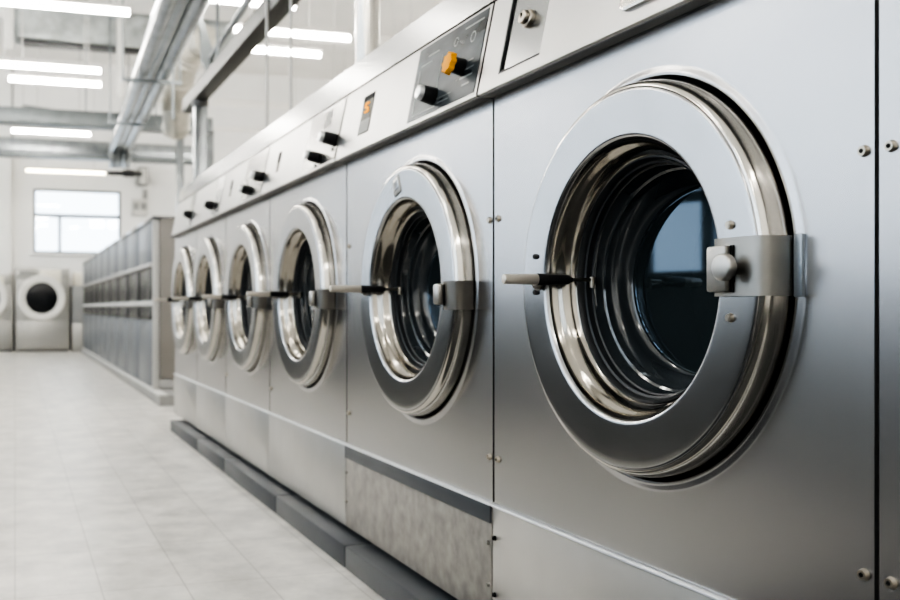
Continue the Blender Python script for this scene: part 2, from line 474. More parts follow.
        ye = at_x(623, 1.065)[0]-yc; pl = plate(ye-.27, ye, 1.386, 1.555, .02, -.001, .010, 'polished_plate', M['chrome'], cp)
        plate(ye-.248, ye-.022, 1.404, 1.538, .012, .009, .0125, 'plate_window', M['ring'], pl, .003)
    elif style == 'second':
        ov = face_plate(-hw+.022, at_x(411, 1.07)[0]-yc, FZ0+.014, FZ1-.006, .0016).build('control_overlay', M['overlay'], cp)
        ov['label'] = 'dark glossy control overlay'
        # faint print: rings, bars
        for (ya, yb, za, zb) in ((.06,.10,1.40,1.404), (.05,.12,1.42,1.424), (.05,.115,1.44,1.443), (.06,.09,1.46,1.463), (.17,.24,1.385,1.388), (.16,.25,1.398,1.400), (.33,.40,1.52,1.523), (.29,.36,1.54,1.543), (.25,.40,1.38,1.383), (.04,.14,1.555,1.558), (.40,.404,1.39,1.51), (.26,.262,1.40,1.52)):
            face_plate(-hw+ya, -hw+yb, za, zb, .0024, .001).build('printed_mark', M['overlay_line'], ov)
        for (yy, zz, rr) in ((.085,1.522,.014), (.185,1.535,.012)):
            mb = MB()
            n = 28; bm = mb.bm
            A = [bm.verts.new(on_face(-hw+yy+rr*math.cos(2*PI*k/n), zz+rr*math.sin(2*PI*k/n), .0024)) for k in range(n)]
            B = [bm.verts.new(on_face(-hw+yy+.8*rr*math.cos(2*PI*k/n), zz+.8*rr*math.sin(2*PI*k/n), .0024)) for k in range(n)]
            for k in range(n): bm.faces.new((A[k], A[(k+1)%n], B[(k+1)%n], B[k]))
            mb.build('printed_ring', M['overlay_line'], ov)
        k1 = knob(cp, 'control_knob', on_face(at_x(434, 1.065)[0]-yc, 1.410, .001), FN, .0235, .050, M['black'], M['silvercap'], .021, .28)
        k1['label'] = 'black knob with silver cap'
        k2 = knob(cp, 'control_knob', on_face(at_x(463, 1.075)[0]-yc, 1.452, .001), FN, .0215, .046, M['black'], M['amber'], .027, .30)
        k2['label'] = 'black knob with yellow grip'
        # yellow grip lobes
        base = on_face(at_x(463, 1.075)[0]-yc, 1.452, .0325)
        gr = MB()
        for k in range(8):
            t = 2*PI*k/8; d = Vector((0, math.cos(t), math.sin(t))); d = (d - FN*d.dot(FN)).normalized()
            gr.tube(base+d*.0235, base+d*.0225+FN*.0140, .0068, .005, 10)
        gr.build('knob_grip', M['amber'], k2)
        da, db = at_x(372, 1.08)[0]-yc, at_x(361.5, 1.08)[0]-yc
        dw = face_plate(da, db, 1.408, 1.536, .0012).build('display_window', M['lcd'], cp)
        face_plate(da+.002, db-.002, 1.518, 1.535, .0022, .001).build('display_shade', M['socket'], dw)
        face_plate(da+.002, db-.002, 1.410, 1.453, .0022, .001).build('display_sticker', M['lcdlow'], dw)
        dg = MB()
        # a single amber character with a slash-like middle, as on the photographed readout
        def seg(ya, za, yb, zb, t=.0032):
            a, b2 = on_face(ya, za, .003), on_face(yb, zb, .003)
            dg.tube(a, b2, t, None, 8)
        c0, c1 = (da+db)/2-.013, (da+db)/2+.013
        seg(c0, 1.506, c1, 1.506); seg(c1, 1.506, c1, 1.494); seg(c1, 1.494, c0, 1.490); seg(c0, 1.490, c0, 1.478); seg(c0, 1.478, c1, 1.478)
        dg.build('display_digit', M['digit'], dw)
    else:
        # plain steel face, glossier right side, slot display and one or two knobs
        if style in ('third', 'fourth'):
            ov = face_plate(-hw+.012, -hw+.40, FZ0+.012, FZ1-.006, .0014).build('control_overlay', M['kick2'], cp)
            if style == 'third':
                face_plate(-hw+.14, -hw+.21, 1.508, 1.566, .0022, .001).build('dark_label_patch', M['black'], ov)
                face_plate(-hw+.10, -hw+.30, 1.490, 1.494, .0022, .001).build('printed_mark', M['overlay_line'], ov)
                face_plate(-hw+.08, -hw+.28, 1.478, 1.481, .0022, .001).build('printed_mark', M['overlay_line'], ov)
            for (kx, kz, kr, kl) in (((334, 140, .023, .058), (319, 158, .021, .052)) if style == 'third' else ((262.5, 177.5, .024, .058), (250, 190.5, .022, .05))):
                kY, kD = at_x(kx, 1.07)
                knob(cp, 'control_knob', on_face(kY-yc, CAMH+(308-kz)*kD/FP, .001), FN, kr, kl, M['black'], M['silvercap'], kr*.9, .25, True)
            face_plate(hw-.245, hw-.205, 1.43, 1.515, .0012).build('display_window', M['lcd'], cp)
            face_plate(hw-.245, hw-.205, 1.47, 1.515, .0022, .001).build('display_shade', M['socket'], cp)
        else:
            face_plate(-hw+.01, -hw+.16, FZ0+.012, FZ1-.006, .0014).build('control_overlay', M['trim'], cp)
            kY, kD = at_x({'fifth': 213.5, 'sixth': 191}.get(style, 1500), 1.07)
            knob(cp, 'control_knob', on_face(kY-yc if style != 'plain' else -.2, CAMH+(308-(206 if style == 'fifth' else 215))*kD/FP if style != 'plain' else 1.41, .001), FN, .027, .05, M['black'], M['black'], .021, .3, True)
    # bright top fascia and lid
    tt = MB().prism([(.006, 1.592), (.020, 1.688), (.024, 1.692), (1.0, 1.692), (1.0, 1.592)], -w/2+.0015, w/2-.0015-(.12 if style == 'sixth' else 0))
    tt.build('top_fascia', M['trim'], root)
    # ---------------- door
    rim = [(.3435+.0140*math.cos(math.radians(t)), .010+.0370*math.sin(math.radians(t))) for t in range(-90, 91, 10)]
    dr = MB().lathe(rim + [(.3428,.0455)], cy, cz, 128).build('door_rim', M['chrome'], root)
    fl = MB().lathe([(.3428,.0455), (.3424,.0475), (.3412,.0492), (.339,.0502), (.3365,.0504), (.325,.0502), (.28,.0490), (.266,.0484), (.262,.0482), (.259,.0474), (.2565,.0456), (.2545,.0426), (.2535,.0395)], cy, cz, 128).build('door_ring', M['ring'], dr)
    MB().lathe([(.2535,.0395), (.2528,.036), (.2515,.031), (.249,.026), (.2455,.022), (.2415,.0185), (.2375,.014), (.2345,.008), (.2325,.002), (.231,-.003), (.229,-.0065), (.226,-.009)], cy, cz, 128).build('door_funnel', M['funnel'], dr)
    MB().lathe([(.226,-.008), (.222,-.006), (.218,-.012), (.2175,-.020), (.213,-.022), (.2125,-.034), (.209,-.036)], cy, cz, 128).build('glass_gasket', M['rubber'], dr)
    bowl = MB().lathe([(.2125,-.034), (.2115,-.040), (.2095,-.043), (.2095,-.056), (.2075,-.060), (.203,-.062), (.2025,-.074), (.2005,-.078), (.196,-.082), (.193,-.096), (.190,-.104), (.1855,-.110), (.181,-.1125)], 0, 0, 128)
    pane = MB().lathe([(.1815,-.1115), (.180,-.1145), (.178,-.1155), (.175,-.1158), (.1745,-.1158), (.160,-.1158)], 0, 0, 128, cap=True)
    tilt = math.tan(math.radians(11))
    for mb in (bowl, pane):
        for v in mb.bm.verts:      # the inner pane leans a little toward the hinge
            k = min(1, max(0, (v.co.x-.034)/.08))
            v.co.x += k*(.18-v.co.y)*tilt
            v.co.y += cy; v.co.z += cz
    bowl.build('glass_bowl', M['bowl'], dr)
    gl = pane.build('door_glass', M['glass'], dr, angle=12)
    if sum(p.normal.x*p.area for p in gl.data.polygons) > 0: gl.data.flip_normals()
    MB().lathe([(.26,-.035), (.265,-.06), (.34,-.075), (.34,-.6)], cy, cz, 64, cap=True).build('wash_drum', M['drum'], root)
    # hinge on the near side
    big = style in ('first', 'plain')
    hz0, hz1 = (.868, .957) if big else (.846, .918)
    br = MB()
    n = 10
    bm = br.bm
    prof = [(-.054,-.2555), (-.059,-.260), (-.060,-.300), (-.0595,-.325), (-.058,-.338), (-.055,-.347), (-.049,-.353), (-.040,-.357), (-.028,-.3585), (-.004,-.3585)]
    if not big: prof = [(-.054,-.290), (-.057,-.294)] + prof[3:]
    fr = [bm.verts.new((x, cy+y, hz0)) for x, y in prof]; to = [bm.verts.new((x, cy+y, hz1)) for x, y in prof]
    for k in range(len(prof)-1): bm.faces.new((fr[k], fr[k+1], to[k+1], to[k]))
    fr2 = [bm.verts.new((min(x+.012,.0), cy+min(y+.006, prof[0][1]+.003), hz0)) for x, y in prof]; to2 = [bm.verts.new((min(x+.012,.0), cy+min(y+.006, prof[0][1]+.003), hz1)) for x, y in prof]
    for k in range(len(prof)-1):
        bm.faces.new((fr[k], fr2[k], fr2[k+1], fr[k+1])); bm.faces.new((to[k], to[k+1], to2[k+1], to2[k]))
    bm.faces.new((fr[0], to[0], to2[0], fr2[0]))
    hb = br.build('hinge_bracket', M['bracket' if big else 'hinge_dark'], dr, angle=50)
    if big:
        MB().box(-.072, -.052, cy-.298, cy-.256, hz0+.006, hz1-.012, .004).build('hinge_pad', M['bracket'], dr)
        MB().box(-.0625, -.056, cy-.304, cy-.298, hz0+.006, hz1-.012).build('hinge_slot', M['socket'], dr)
        ky = at_x(722, 1.014)[0]-yc if style == 'first' else cy-.27
        MB().tube((-.069, ky, .911), (-.076, ky, .911), .012, None, 30).tube((-.075, ky, .911), (-.090, ky, .911), .0205, .0205, 40, .004).build('hinge_knob', M['knobsteel'], dr)
        MB().box(-.006, .002, max(cy-.378, -w/2+.005), cy-.362, hz0-.002, hz1+.002, .002).build('side_plate', M['plate'], root)  # thin bluish-grey plate on the panel beside the hinge
    else:
        MB().box(-.076, -.048, cy-.300, cy-.268, hz0+.012, hz1-.006, .007).build('hinge_knob', M['knobsteel'], dr)
        MB().box(-.0605, -.054, cy-.307, cy-.300, hz0+.010, hz1-.008).build('hinge_slot', M['socket'], dr)
    # screws on the ring
    for dy, dz, rr in ((-.284,.075,.0075), (-.284,-.067,.0075), (.288,.056,.0065), (.288,-.019,.0065)):
        if style == 'first': screw_mb(-.049, cy+dy, cz+dz, rr).tube((-.0545, cy+dy, cz+dz), (-.0562, cy+dy, cz+dz), rr*.5, None, 6).build('ring_screw', M['screw'] if dy < 0 else M['foot'], dr)
    # handle: chrome grip, black sleeve, thin pin into the glass
    hy, hzz = cy+.203, .9075
    hd = MB().tube((-.098, hy, hzz), (-.026, hy, hzz), .0125, .010, 24, .002).tube((-.030, hy, hzz), (-.018, hy, hzz), .008, .005, 16).build('handle_sleeve', M['black'], dr)
    MB().tube((-.172 if style == 'first' else -.195, hy, hzz), (-.097, hy, hzz), .0098, .0112, 24, .002).build('handle_grip', M['grip'], dr)
    MB().tube((-.030, hy, hzz), (.034, hy, hzz), .0035, None, 12).tube((.030, hy, hzz-.016), (.030, hy, hzz+.006), .006, None, 10).build('handle_pin', M['screw'], dr)
    lug = MB().tube((-.055, cy+.27, hzz-.012), (-.066, cy+.255, hzz-.012), .010, .008, 14).path([(-.062, cy+.27, hzz-.012), (-.075, cy+.25, hzz-.008), (-.075, hy+.008, hzz-.004)], .006, 10)
    lug.build('handle_lug', M['bracket'], dr)
    if style == 'second':
        t = math.radians(84)
        ey, ez = cy+.300*math.cos(t), cz+.300*math.sin(t)
        xf = Matrix.Translation((-.0505, ey, ez)) @ Matrix.Rotation(math.radians(-18), 4, 'X')
        em = MB().box(-.002, .002, -.024, .024, -.026, .026, .0018).build('door_emblem', M['bracket'], dr, xf=xf)
        MB().box(-.0035, -.001, -.018, .018, -.012, .019, .001).build('emblem_face', M['ring'], em, xf=xf)
        e2 = MB()
        for k in range(3): e2.box(-.0042, -.003, -.011+.009*k, -.007+.009*k, -.006, .014)
        e2.build('emblem_letters', M['overlay_line'], em, xf=xf)
    return root

YBND = [-.06, 1.005, 2.072, 3.134, 4.180, 5.119, 5.987, 6.86]
washer(YBND[1], YBND[2], 'largest, nearest stainless washer with a lock button on its plain control panel', 'first', 1.506)
washer(YBND[2], YBND[3], 'stainless washer with a yellow knob and a silver knob on its dark control overlay', 'second', 2.529)
washer(YBND[3], YBND[4], 'stainless washer with two black knobs, next beyond the one with the yellow knob', 'third', 3.61)
washer(YBND[4], YBND[5], 'stainless washer with two small knobs, second beyond the one with the yellow knob', 'fourth', 4.58)
washer(YBND[5], YBND[6], 'stainless washer second from the far end of the row, one small black knob', 'fifth', 5.53)
washer(YBND[6], YBND[7], 'stainless washer at the far end of the row beside the tall posts', 'sixth', 6.382)
washer(YBND[0], YBND[1], 'stainless washer cut off by the right edge, only a narrow strip of it showing', 'plain', .44)

# plinth beams under the washers
pe = [-.1, 1.0, 2.06] + [at_x(q, 1.03)[0] for q in (344.5, 275.5, 224, 197)] + [6.62]
pb = [(a+.003, b-.003) for a, b in zip(pe, pe[1:])]
plab = ['dark grey steel plinth beam at floor level under the cut-off washer at the right edge',
        'dark grey steel plinth beam under the nearest washer with the lock button',
        'dark grey steel plinth beam under the washer with the mottled lower panel',
        'dark grey steel plinth beam under the washer next beyond the yellow-knob one',
        'dark grey steel plinth beam on the floor, third from the far end of the row',
        'dark grey steel plinth beam on the floor, second from the far end of the row',
        'dark grey steel plinth beam ending the row at its far end, beside the kerb']
for (a, b), lb in zip(pb, plab):
    m = MB().box(1.03, 2.08, a, b, 0, .0755, .006)
    o = m.build('washer_plinth', M['plinth'], None, xf=Matrix.Translation((-1.5, -(a+b)/2, 0)))
    o.location = (1.5, (a+b)/2, 0)
    tag(o, lb, 'plinth', 'plinth beams under the washers')

# ------------------------------------------------------------------ far row of cabinets on a kerb
RX = 1.22
kb = thing('concrete_kerb', 'pale concrete kerb running along the floor under the blue-grey cabinet row', 'kerb', (RX, 13.6, 0))
MB().box(-.02, 1.02, -5.28, 4.9, 0, .092, .004).build('kerb_side', M['kerbside'], kb)
MB().box(-.03, .05, -5.29, 4.9, .088, .1, .003).build('kerb_edge', M['kerb'], kb)
ordn = ['nearest', 'second', 'third', 'fourth', 'fifth', 'middle', 'seventh', 'eighth', 'farthest']
U0 = at_x(153, RX)[0]; UW = (at_x(83, RX)[0]-U0)/9
for i in range(9):
    yy = U0+UW*i+UW/2
    if i == 0: lb = 'nearest blue-grey dryer cabinet of the far row, taupe end panel facing the viewer'
    elif i == 8: lb = 'farthest blue-grey dryer cabinet in the row, closest to the white front-loaders'
    else: lb = 'blue-grey dryer cabinet with two black panels, %s of nine counted from the taupe end panel' % (['', 'second', 'third', 'fourth', 'fifth', 'sixth', 'seventh', 'eighth'][i])
    c = thing('dryer_cabinet', lb, 'dryer', (RX, yy, .1), 'blue-grey dryer cabinets in the far row')
    h = UW/2-.008
    MB().box(.02, 1.0, -h, h, 0, 1.56, .006).build('cabinet_body', M['dryer'], c)
    MB().box(0, .03, -h, h, .02, .62, .006).build('lower_door', M['dryer'], c)
    MB().box(0, .03, -h, h, 1.17, 1.56, .006).build('upper_door', M['dryer'], c)
    MB().box(.006, .03, -h+.045, h-.045, .825, 1.135, .004).build('black_panel', M['blackglass'], c)
    MB().box(.006, .03, -h+.045, h-.045, .64, .765, .004).build('black_panel', M['blackglass'], c)
    MB().box(-.03, .025, -h+.02, h-.02, 1.135, 1.168, .006).build('panel_handle', M['dryerwhite'], c)
    MB().box(-.012, .03, -h, h, .772, .815, .006).build('middle_rail', M['dryerwhite'], c)
    MB().box(-.015, 1.0, -h, h, 1.562, 1.60, .006).build('cabinet_top', M['trim'], c)
    if i == 0:
        e = MB().box(.06, 1.0, -h-.05, -h-.002, .10, 1.575, .004).build('end_panel', M['dryerend'], c)
        e['label'] = 'taupe end panel'
        MB().box(-.005, .055, -h-.03, -h-.002, 0, 1.56, .003).build('end_post', M['dryerwhite'], c)
        MB().box(.06, 1.0, -h-.03, -h-.002, 0, .098, .003).build('end_skirt', M['dryerwhite'], c)
        MB().box(-.01, 1.0, -h-.055, -h, 1.578, 1.60, .003).build('end_cap', M['trim'], c)

# ------------------------------------------------------------------ white front loaders by the back wall
def front_loader(px0, px1, ptop, label):
    D = 18.7
    x0 = (px0-15)*D*CT/FP; x1 = (px1-15)*D*CT/FP
    xc = (x0+x1)/2; y = (D-ST*xc)/CT; W = x1-x0; H = CAMH+(308-ptop)*D/FP
    c = thing('front_loader', label, 'washing machine', (xc, y, 0), 'pale front loaders at the back wall')
    MB().box(-W/2, W/2, 0, 1.05, .03, H, .02).build('cabinet_body', M['enamel'], c)
    MB().box(-W/2+.02, W/2-.02, .04, 1.0, 0, .04).build('base_frame', M['darkfit'], c)
    MB().box(-W/2+.012, W/2-.012, -.012, .01, .05, .60, .006).build('lower_panel', M['enamel'], c)
    MB().box(-W/2+.01, W/2-.01, -.016, .01, H-.20, H-.01, .006).build('control_strip', M['enamel'], c)
    MB().box(-W*.06, W*.34, -.024, 0, H-.30, H-.03, .01).build('soap_drawer', M['cream'], c)
    MB().box(-W*.42, -W*.12, -.02, 0, H-.13, H-.05, .004).build('display_window', M['lcdlow'], c)
    rx = Matrix.Rotation(PI/2, 4, 'Z')
    zc = CAMH+(308-298)*D/FP
    MB().lathe([(.445,.0), (.44,.03), (.42,.045), (.32,.04), (.305,.03), (.30,.0)], 0, 0, 64).build('door_ring', M['doorwhite'], c, xf=Matrix.Translation((-.02, -.012, zc)) @ rx)
    MB().lathe([(.305,.028), (.25,.036), (.15,.045), (.02,.05)], 0, 0, 64, cap=True).build('door_glass', M['blackglass'], c, xf=Matrix.Translation((-.02, -.012, zc)) @ rx)
    return c
front_loader(15.6, 70.0, 268, 'pale grey front loader with white ring door under the back window')
front_loader(-43, 13.0, 274, 'pale grey front loader cut off by the left edge of the photo')
# squat grey cabinet in the corner
D = 18.9
x0 = (71.2-15)*D*CT/FP; y = (D-ST*x0)/CT
gc = thing('storage_cabinet', 'low grey cabinet squeezed between the white-ringed front loader and the dryer row', 'cabinet', (x0+.24, y, 0))
MB().box(-.23, .30, 0, .8, 0, 1.29, .01).build('cabinet_body', M['boxgrey'], gc)
MB().box(-.22, .29, -.012, .0, .02, .55, .004).build('lower_door', M['enamel'], gc)
MB().box(-.22, .29, -.014, .0, .57, 1.27, .004).build('upper_door', M['boxgrey'], gc)
MB().box(-.19, -.02, .1, .5, 1.29, 1.56, .02).build('storage_box', M['cream'], None)
sb = bpy.data.objects['storage_box']; sb.location = gc.location; tag(sb, 'small cream box on top of the low grey corner cabinet', 'box')

# ------------------------------------------------------------------ overhead lamps
HL = 2.7
def lamp(px0, px1, py, label, warm=False, full=None, z=HL):
    D = FP*z/(308-py)
    x0 = (px0-15)*D*CT/FP; x1 = (px1-15)*D*CT/FP
    if full == 'left': x0 = x1-1.25
    if full == 'right': x1 = x0+1.25
    xc = (x0+x1)/2; y = (D-ST*xc)/CT
    l = thing('tube_lamp', label, 'lamp', (xc, y, CAMH+z), 'bare tube lamps hanging below the ceiling')
    h = (x1-x0)/2
    MB().tube((-h, 0, 0), (h, 0, 0), .026, None, 20, .008).build('lamp_tube', M['tubewarm' if warm else 'tube'], l)
    MB().box(-h-.02, h+.02, -.045, .045, .029, .060, .006).build('lamp_housing', M['housing'], l)
    for s in (-1, 1):
        MB().box(s*h-.015, s*h+.015, -.038, .038, -.03, .04, .004).build('lamp_holder', M['housing'], l)
        MB().tube((s*h*.7, 0, .085), (s*h*.7, 0, ZC-CAMH-z), .006, None, 8).build('suspension_rod', M['housing'], l)
    return l
lamp(-10, 103, 67.5, 'upper long tube of the stacked pair of lamps at left', full='left')
lamp(8, 103, 82, 'lower tube of the stacked pair of lamps at left')
lamp(-10, 133, 7, 'tube lamp at the top left corner of the photo, nearest on the left', full='left')
lamp(11, 92, 132.5, 'tube lamp hanging between the two cross ducts at left')
lamp(25, 107, 172, 'warm yellowish tube lamp just above the back window', warm=True, z=2.62)
lamp(228, 357, 34, 'upper tube lamp right of the grey beam, running behind the shiny flue')
lamp(236, 325, 52, 'lower tube lamp right of the grey beam')
lamp(203, 300, 3, 'tube lamp crossing behind the top of the grey beam')
# lamps added out of frame to brighten the aisle and streak the steel
for (x, y) in ((-3.4,1.2), (-3.4,4.2), (-3.4,7.2), (-2.6,-1.2), (.2,-1.5), (-1.4,10.5), (3.4,1.0), (3.4,3.5), (7.5,8.0), (-3.4,12.0), (-1.5,2.2), (-1.5,5.2), (-1.5,8.2), (-1.8,13.5), (-1.8,16.5), (-3.4,15.0), (-3.4,18.0)):
    l = thing('tube_lamp', 'added unseen tube lamp over the aisle, put in for fill light', 'lamp', (x, y, 4.2), 'added unseen tube lamps over the aisle')
    MB().tube((-.7, 0, 0), (.7, 0, 0), .035, None, 16).build('lamp_tube', M['tube'], l)
    MB().box(-.72, .72, -.045, .045, .036, .085).build('lamp_housing', M['housing'], l)
    for s in (-1, 1): MB().tube((s*.5, 0, .085), (s*.5, 0, ZC-4.2), .006, None, 8).build('suspension_rod', M['housing'], l)

for (x, y) in ((5.2,11), (5.2,14), (5.6,17.5), (7.2,9), (7.2,12.5), (7.2,16)):  # hidden lamps added to brighten the ceiling and back wall
    l = thing('tube_lamp', 'added unseen tube lamp behind the washers, put in to brighten the ceiling', 'lamp', (x, y, 3.55), 'added unseen tube lamps behind the washers')
    MB().tube((-.7, 0, 0), (.7, 0, 0), .035, None, 16).build('lamp_tube', M['tube'], l)
    MB().box(-.72, .72, -.045, .045, .036, .085).build('lamp_housing', M['housing'], l)
    for s in (-1, 1): MB().tube((s*.5, 0, .085), (s*.5, 0, ZC-3.55), .006, None, 8).build('suspension_rod', M['housing'], l)

# ------------------------------------------------------------------ ducts, pipes, posts
# two ducts crossing the room
p = at_D(100, 120.5, 14.2)
d1 = thing('cross_duct', 'upper galvanised duct crossing the room, with short legs at its right end', 'duct', (0, p.y, p.z))
xe = at_D(218, 128, 14.2).x
MB().box(-4.0, xe, -.12, .12, -.11, .11, .015).build('duct_body', M['galvdark'], d1)
MB().box(-4.0, xe+.02, -.14, .14, -.12, -.10, .004).build('duct_flange', M['galvdark'], d1)
for px in (184, 216):
    lx = at_D(px, 130, 14.2).x
    MB().box(lx-.055, lx+.055, -.06, .06, -p.z, -.11, .006).build('support_leg', M['galv'], d1)
p2 = at_D(100, 151.5, 16.6)
d2 = thing('cross_duct', 'lower galvanised duct crossing the room below the bundle of pipes', 'duct', (0, p2.y, p2.z))
xe2 = at_D(216, 155, 16.6).x
MB().box(-4.0, xe2, -.14, .14, -.10, .15, .015).build('duct_body', M['galv'], d2)
MB().box(-4.0, xe2, -.16, .16, -.15, -.09, .006).build('duct_flange', M['galvdark'], d2)
for xx in (-2.0, xe2-.08):
    MB().tube((xx, 0, .1), (xx, 0, ZC-p2.z), .012, None, 8).build('hanger_rod', M['galv'], d2)
for xx in (-2.5, 1.0):
    MB().tube((xx, 0, .1), (xx, 0, ZC-p.z), .010, None, 8).build('hanger_rod', M['galv'], d1)

# three pipes running toward the far duct and bending down into it
Dn, Df = 6.6, 15.9
labs = ['leftmost of the three long galvanised pipes running along the ceiling', 'middle of the three long galvanised pipes running along the ceiling', 'rightmost, palest of the three long galvanised pipes running along the ceiling']
nears = [(150,-30), (171,-30), (221,-30)]
nears = [(167,0), (181,0), (199,0)]
fars = [(113.5,150), (119,150), (126,150)]
for k in range(3):
    a = at_D(*nears[k], 7.6); b = at_D(*fars[k], Df)
    a2 = a + (a-b)*.35
    dirn = (b-a).normalized()
    pts = [a2, a, a.lerp(b, .5), b - dirn*.3]
    for t in range(1, 6):
        ang = PI/2*t/5
        pts.append(b - dirn*.3 + dirn*(.3*math.sin(ang)) + Vector((0,0,-1))*(.3*(1-math.cos(ang))))
    o = MB().path(pts, .082 if k != 1 else .065, 20).build('ceiling_pipe', M['galv'], None)
    tag(o, labs[k], 'pipe', 'long pipes under the ceiling')
# hangers holding the pipes
for t in (.3, .62):
    a = at_D(*nears[1], 7.6); b = at_D(*fars[1], Df); q = a.lerp(b, t)
    hgr = thing('pipe_hanger', 'thin trapeze hanger carrying the three ceiling pipes, %s' % ('the nearer one' if t < .5 else 'the farther one'), 'hanger', q, 'pipe hangers')
    MB().box(-.32, .32, -.02, .02, -.13, -.09).build('hanger_bar', M['galvdark'], hgr)
    for s in (-1, 1): MB().tube((s*.30, 0, -.1), (s*.30, 0, ZC-q.z), .010, None, 8).build('hanger_rod', M['galvdark'], hgr)

# grey beam along the row, carried by a post
BX, BZ = 1.52, 1.83
yn, _ = at_x(330, BX); yf, _ = at_x(189, BX)
bm_ = thing('steel_beam', 'grey square steel beam slanting down across the upper photo, above the washers', 'beam', (BX, (yn+yf)/2, CAMH+BZ))
hl = (yf-yn)/2
MB().box(-.06, .06, -hl, hl, -.055, .065, .004).build('beam_body', M['beam'], bm_)
for k in range(3):
    yy = -hl+.6+k*2.2
    MB().tube((.0, yy, .06), (.0, yy, ZC-CAMH-BZ), .012, None, 10).build('hanger_rod', M['galvdark'], bm_)
yp, Dp = at_x(200, BX)
po = thing('support_post', 'bright square post rising behind the far washer to hold the grey beam', 'post', (BX, yp, 0))
MB().box(-.055, .055, -.05, .05, 0, CAMH+BZ-.10, .006).build('post_body', M['galv'], po)
MB().tube((0, 0, CAMH+BZ-.11), (0, 0, CAMH+BZ-.056), .07, .075, 20).build('post_clamp', M['darkfit'], po)
MB().box(-.12, .12, -.12, .12, 0, .015, .003).build('base_plate', M['galvdark'], po)
# thin conduit and a wedge hanger left of the beam
a = at_D(258, -14, 6.0); b = at_D(211, 57, 8.4)
o = MB().path([a, b, b+Vector((.06, .15, -.22))], .028, 12).build('conduit', M['galvdark'], None); tag(o, 'thin dark conduit running beside the grey beam', 'pipe')
a = at_D(202, 28, 8.6); b = at_D(210, 68, 8.6)
hk = thing('bracket_arm', 'dark wedge-shaped steel bracket left of the grey beam', 'bracket', b)
mb = MB(); bm0 = mb.bm
tri = [(-.02, .0), (.10, .0), (.05, -.12), (-.06, .36), (-.10, .36)]
tri = [(-.10, .40), (-.06, .40), (.04, .12), (.10, -.04), (.02, -.10), (-.08, .06)]
mb.prism([(x, z) for x, z in tri], -.02, .02)
mb.build('bracket_plate', M['galvdark'], hk)
MB().tube((-.08, 0, .39), (-.08, 0, ZC-b.z), .012, None, 8).build('hanger_rod', M['galvdark'], hk)

# crumpled flexible duct drop behind the wedge bracket
fd = thing('flexible_duct', 'crinkled flexible foil duct bending down between the pipes and the beam', 'duct', at_D(180, 55, 11.5))
mb = MB(); pts = [at_D(208, 40, 11.2), at_D(199, 44, 11.4), at_D(190, 52, 11.5), at_D(183, 66, 11.6), at_D(179, 84, 11.8), at_D(177, 104, 12.1), at_D(176, 132, 12.4)]
sm = []
for a, b in zip(pts, pts[1:]):
    sm += [a.lerp(b, k/6) for k in range(6)]
mb.path(sm+[pts[-1]], .17, 24)
for v in mb.bm.verts: pass
for n, v in enumerate(list(mb.bm.verts)):
    ring_i = n//24
    c = (sm+[pts[-1]])[min(ring_i, len(sm))]
    v.co = c + (v.co-c)*(1.0+.10*(ring_i % 2)+random.uniform(-.03,.03))
mb.build('duct_hose', M['hose'], fd, xf=Matrix.Translation(-fd.location))
MB().tube(pts[1]-fd.location+Vector((0,0,.15)), Vector((pts[1].x-fd.location.x, pts[1].y-fd.location.y, ZC-fd.location.z)), .012, None, 8).build('hanger_rod', M['galvdark'], fd)
# flue and thin risers behind the washers
yy, DD = at_x(367.5, 1.55)
fl = thing('flue_pipe', 'wide shiny flue pipe rising behind the washers at the top centre', 'pipe', (1.55, yy, 1.692))
MB().tube((0, 0, 0), (0, 0, ZC-1.692), .058, None, 32).build('flue_body', M['chrome'], fl)
MB().tube((0, 0, 0), (0, 0, .03), .075, .062, 32).build('flue_collar', M['galv'], fl)
for px, lb in ((267, 'thin white riser pipe behind the washers, left one of two'), (291, 'thin white riser pipe behind the washers, right one of two')):
    yy, DD = at_x(px, 1.45)
    r = MB().tube((0, 0, 0), (0, 0, ZC-1.692), .009, None, 14).tube((0,0,0), (0,0,.03), .02, .014, 14).build('riser_pipe', M['dryerwhite'], None)
    r.location = (1.45, yy, 1.692); tag(r, lb, 'pipe', 'thin riser pipes')

# silver insulated duct high at left
a = at_D(14, 27, 12.6); b = at_D(246, 24, 12.6)
ins = thing('insulated_duct', 'wide crinkled silver insulated duct high across the upper left', 'duct', (0, a.y, a.z))
xa, xb = a.x, at_D(246, 24, 12.6).x
dk = MB().box(xa, xb, -.14, .14, -.20, .28, .05)
bmesh.ops.subdivide_edges(dk.bm, edges=dk.bm.edges[:], cuts=5, use_grid_fill=True)
for v in dk.bm.verts: v.co += Vector((0, random.uniform(-.012,.012), random.uniform(-.014,.014)))
dk.build('duct_jacket', M['foil'], ins)
MB().box(xa+.1, xb, -.16, .10, -.225, -.195, .004).build('duct_tray', M['darkfit'], ins)
for px in (9, 122):
    xx = at_D(px, 30, 12.6).x
    MB().box(xx-.05, xx+.05, -.22, -.17, -.9 if px == 122 else -.35, ZC-a.z, .004).build('hanger_strap', M['housing'], ins)
# ceiling joists
for i, yj in enumerate((4.5, 8.6, 12.8, 17.0)):
    struct(MB().box(XL, XR, yj-.11, yj+.11, ZC-.28, ZC, .01).build('trim_%d' % (i+4), M['ceil']))

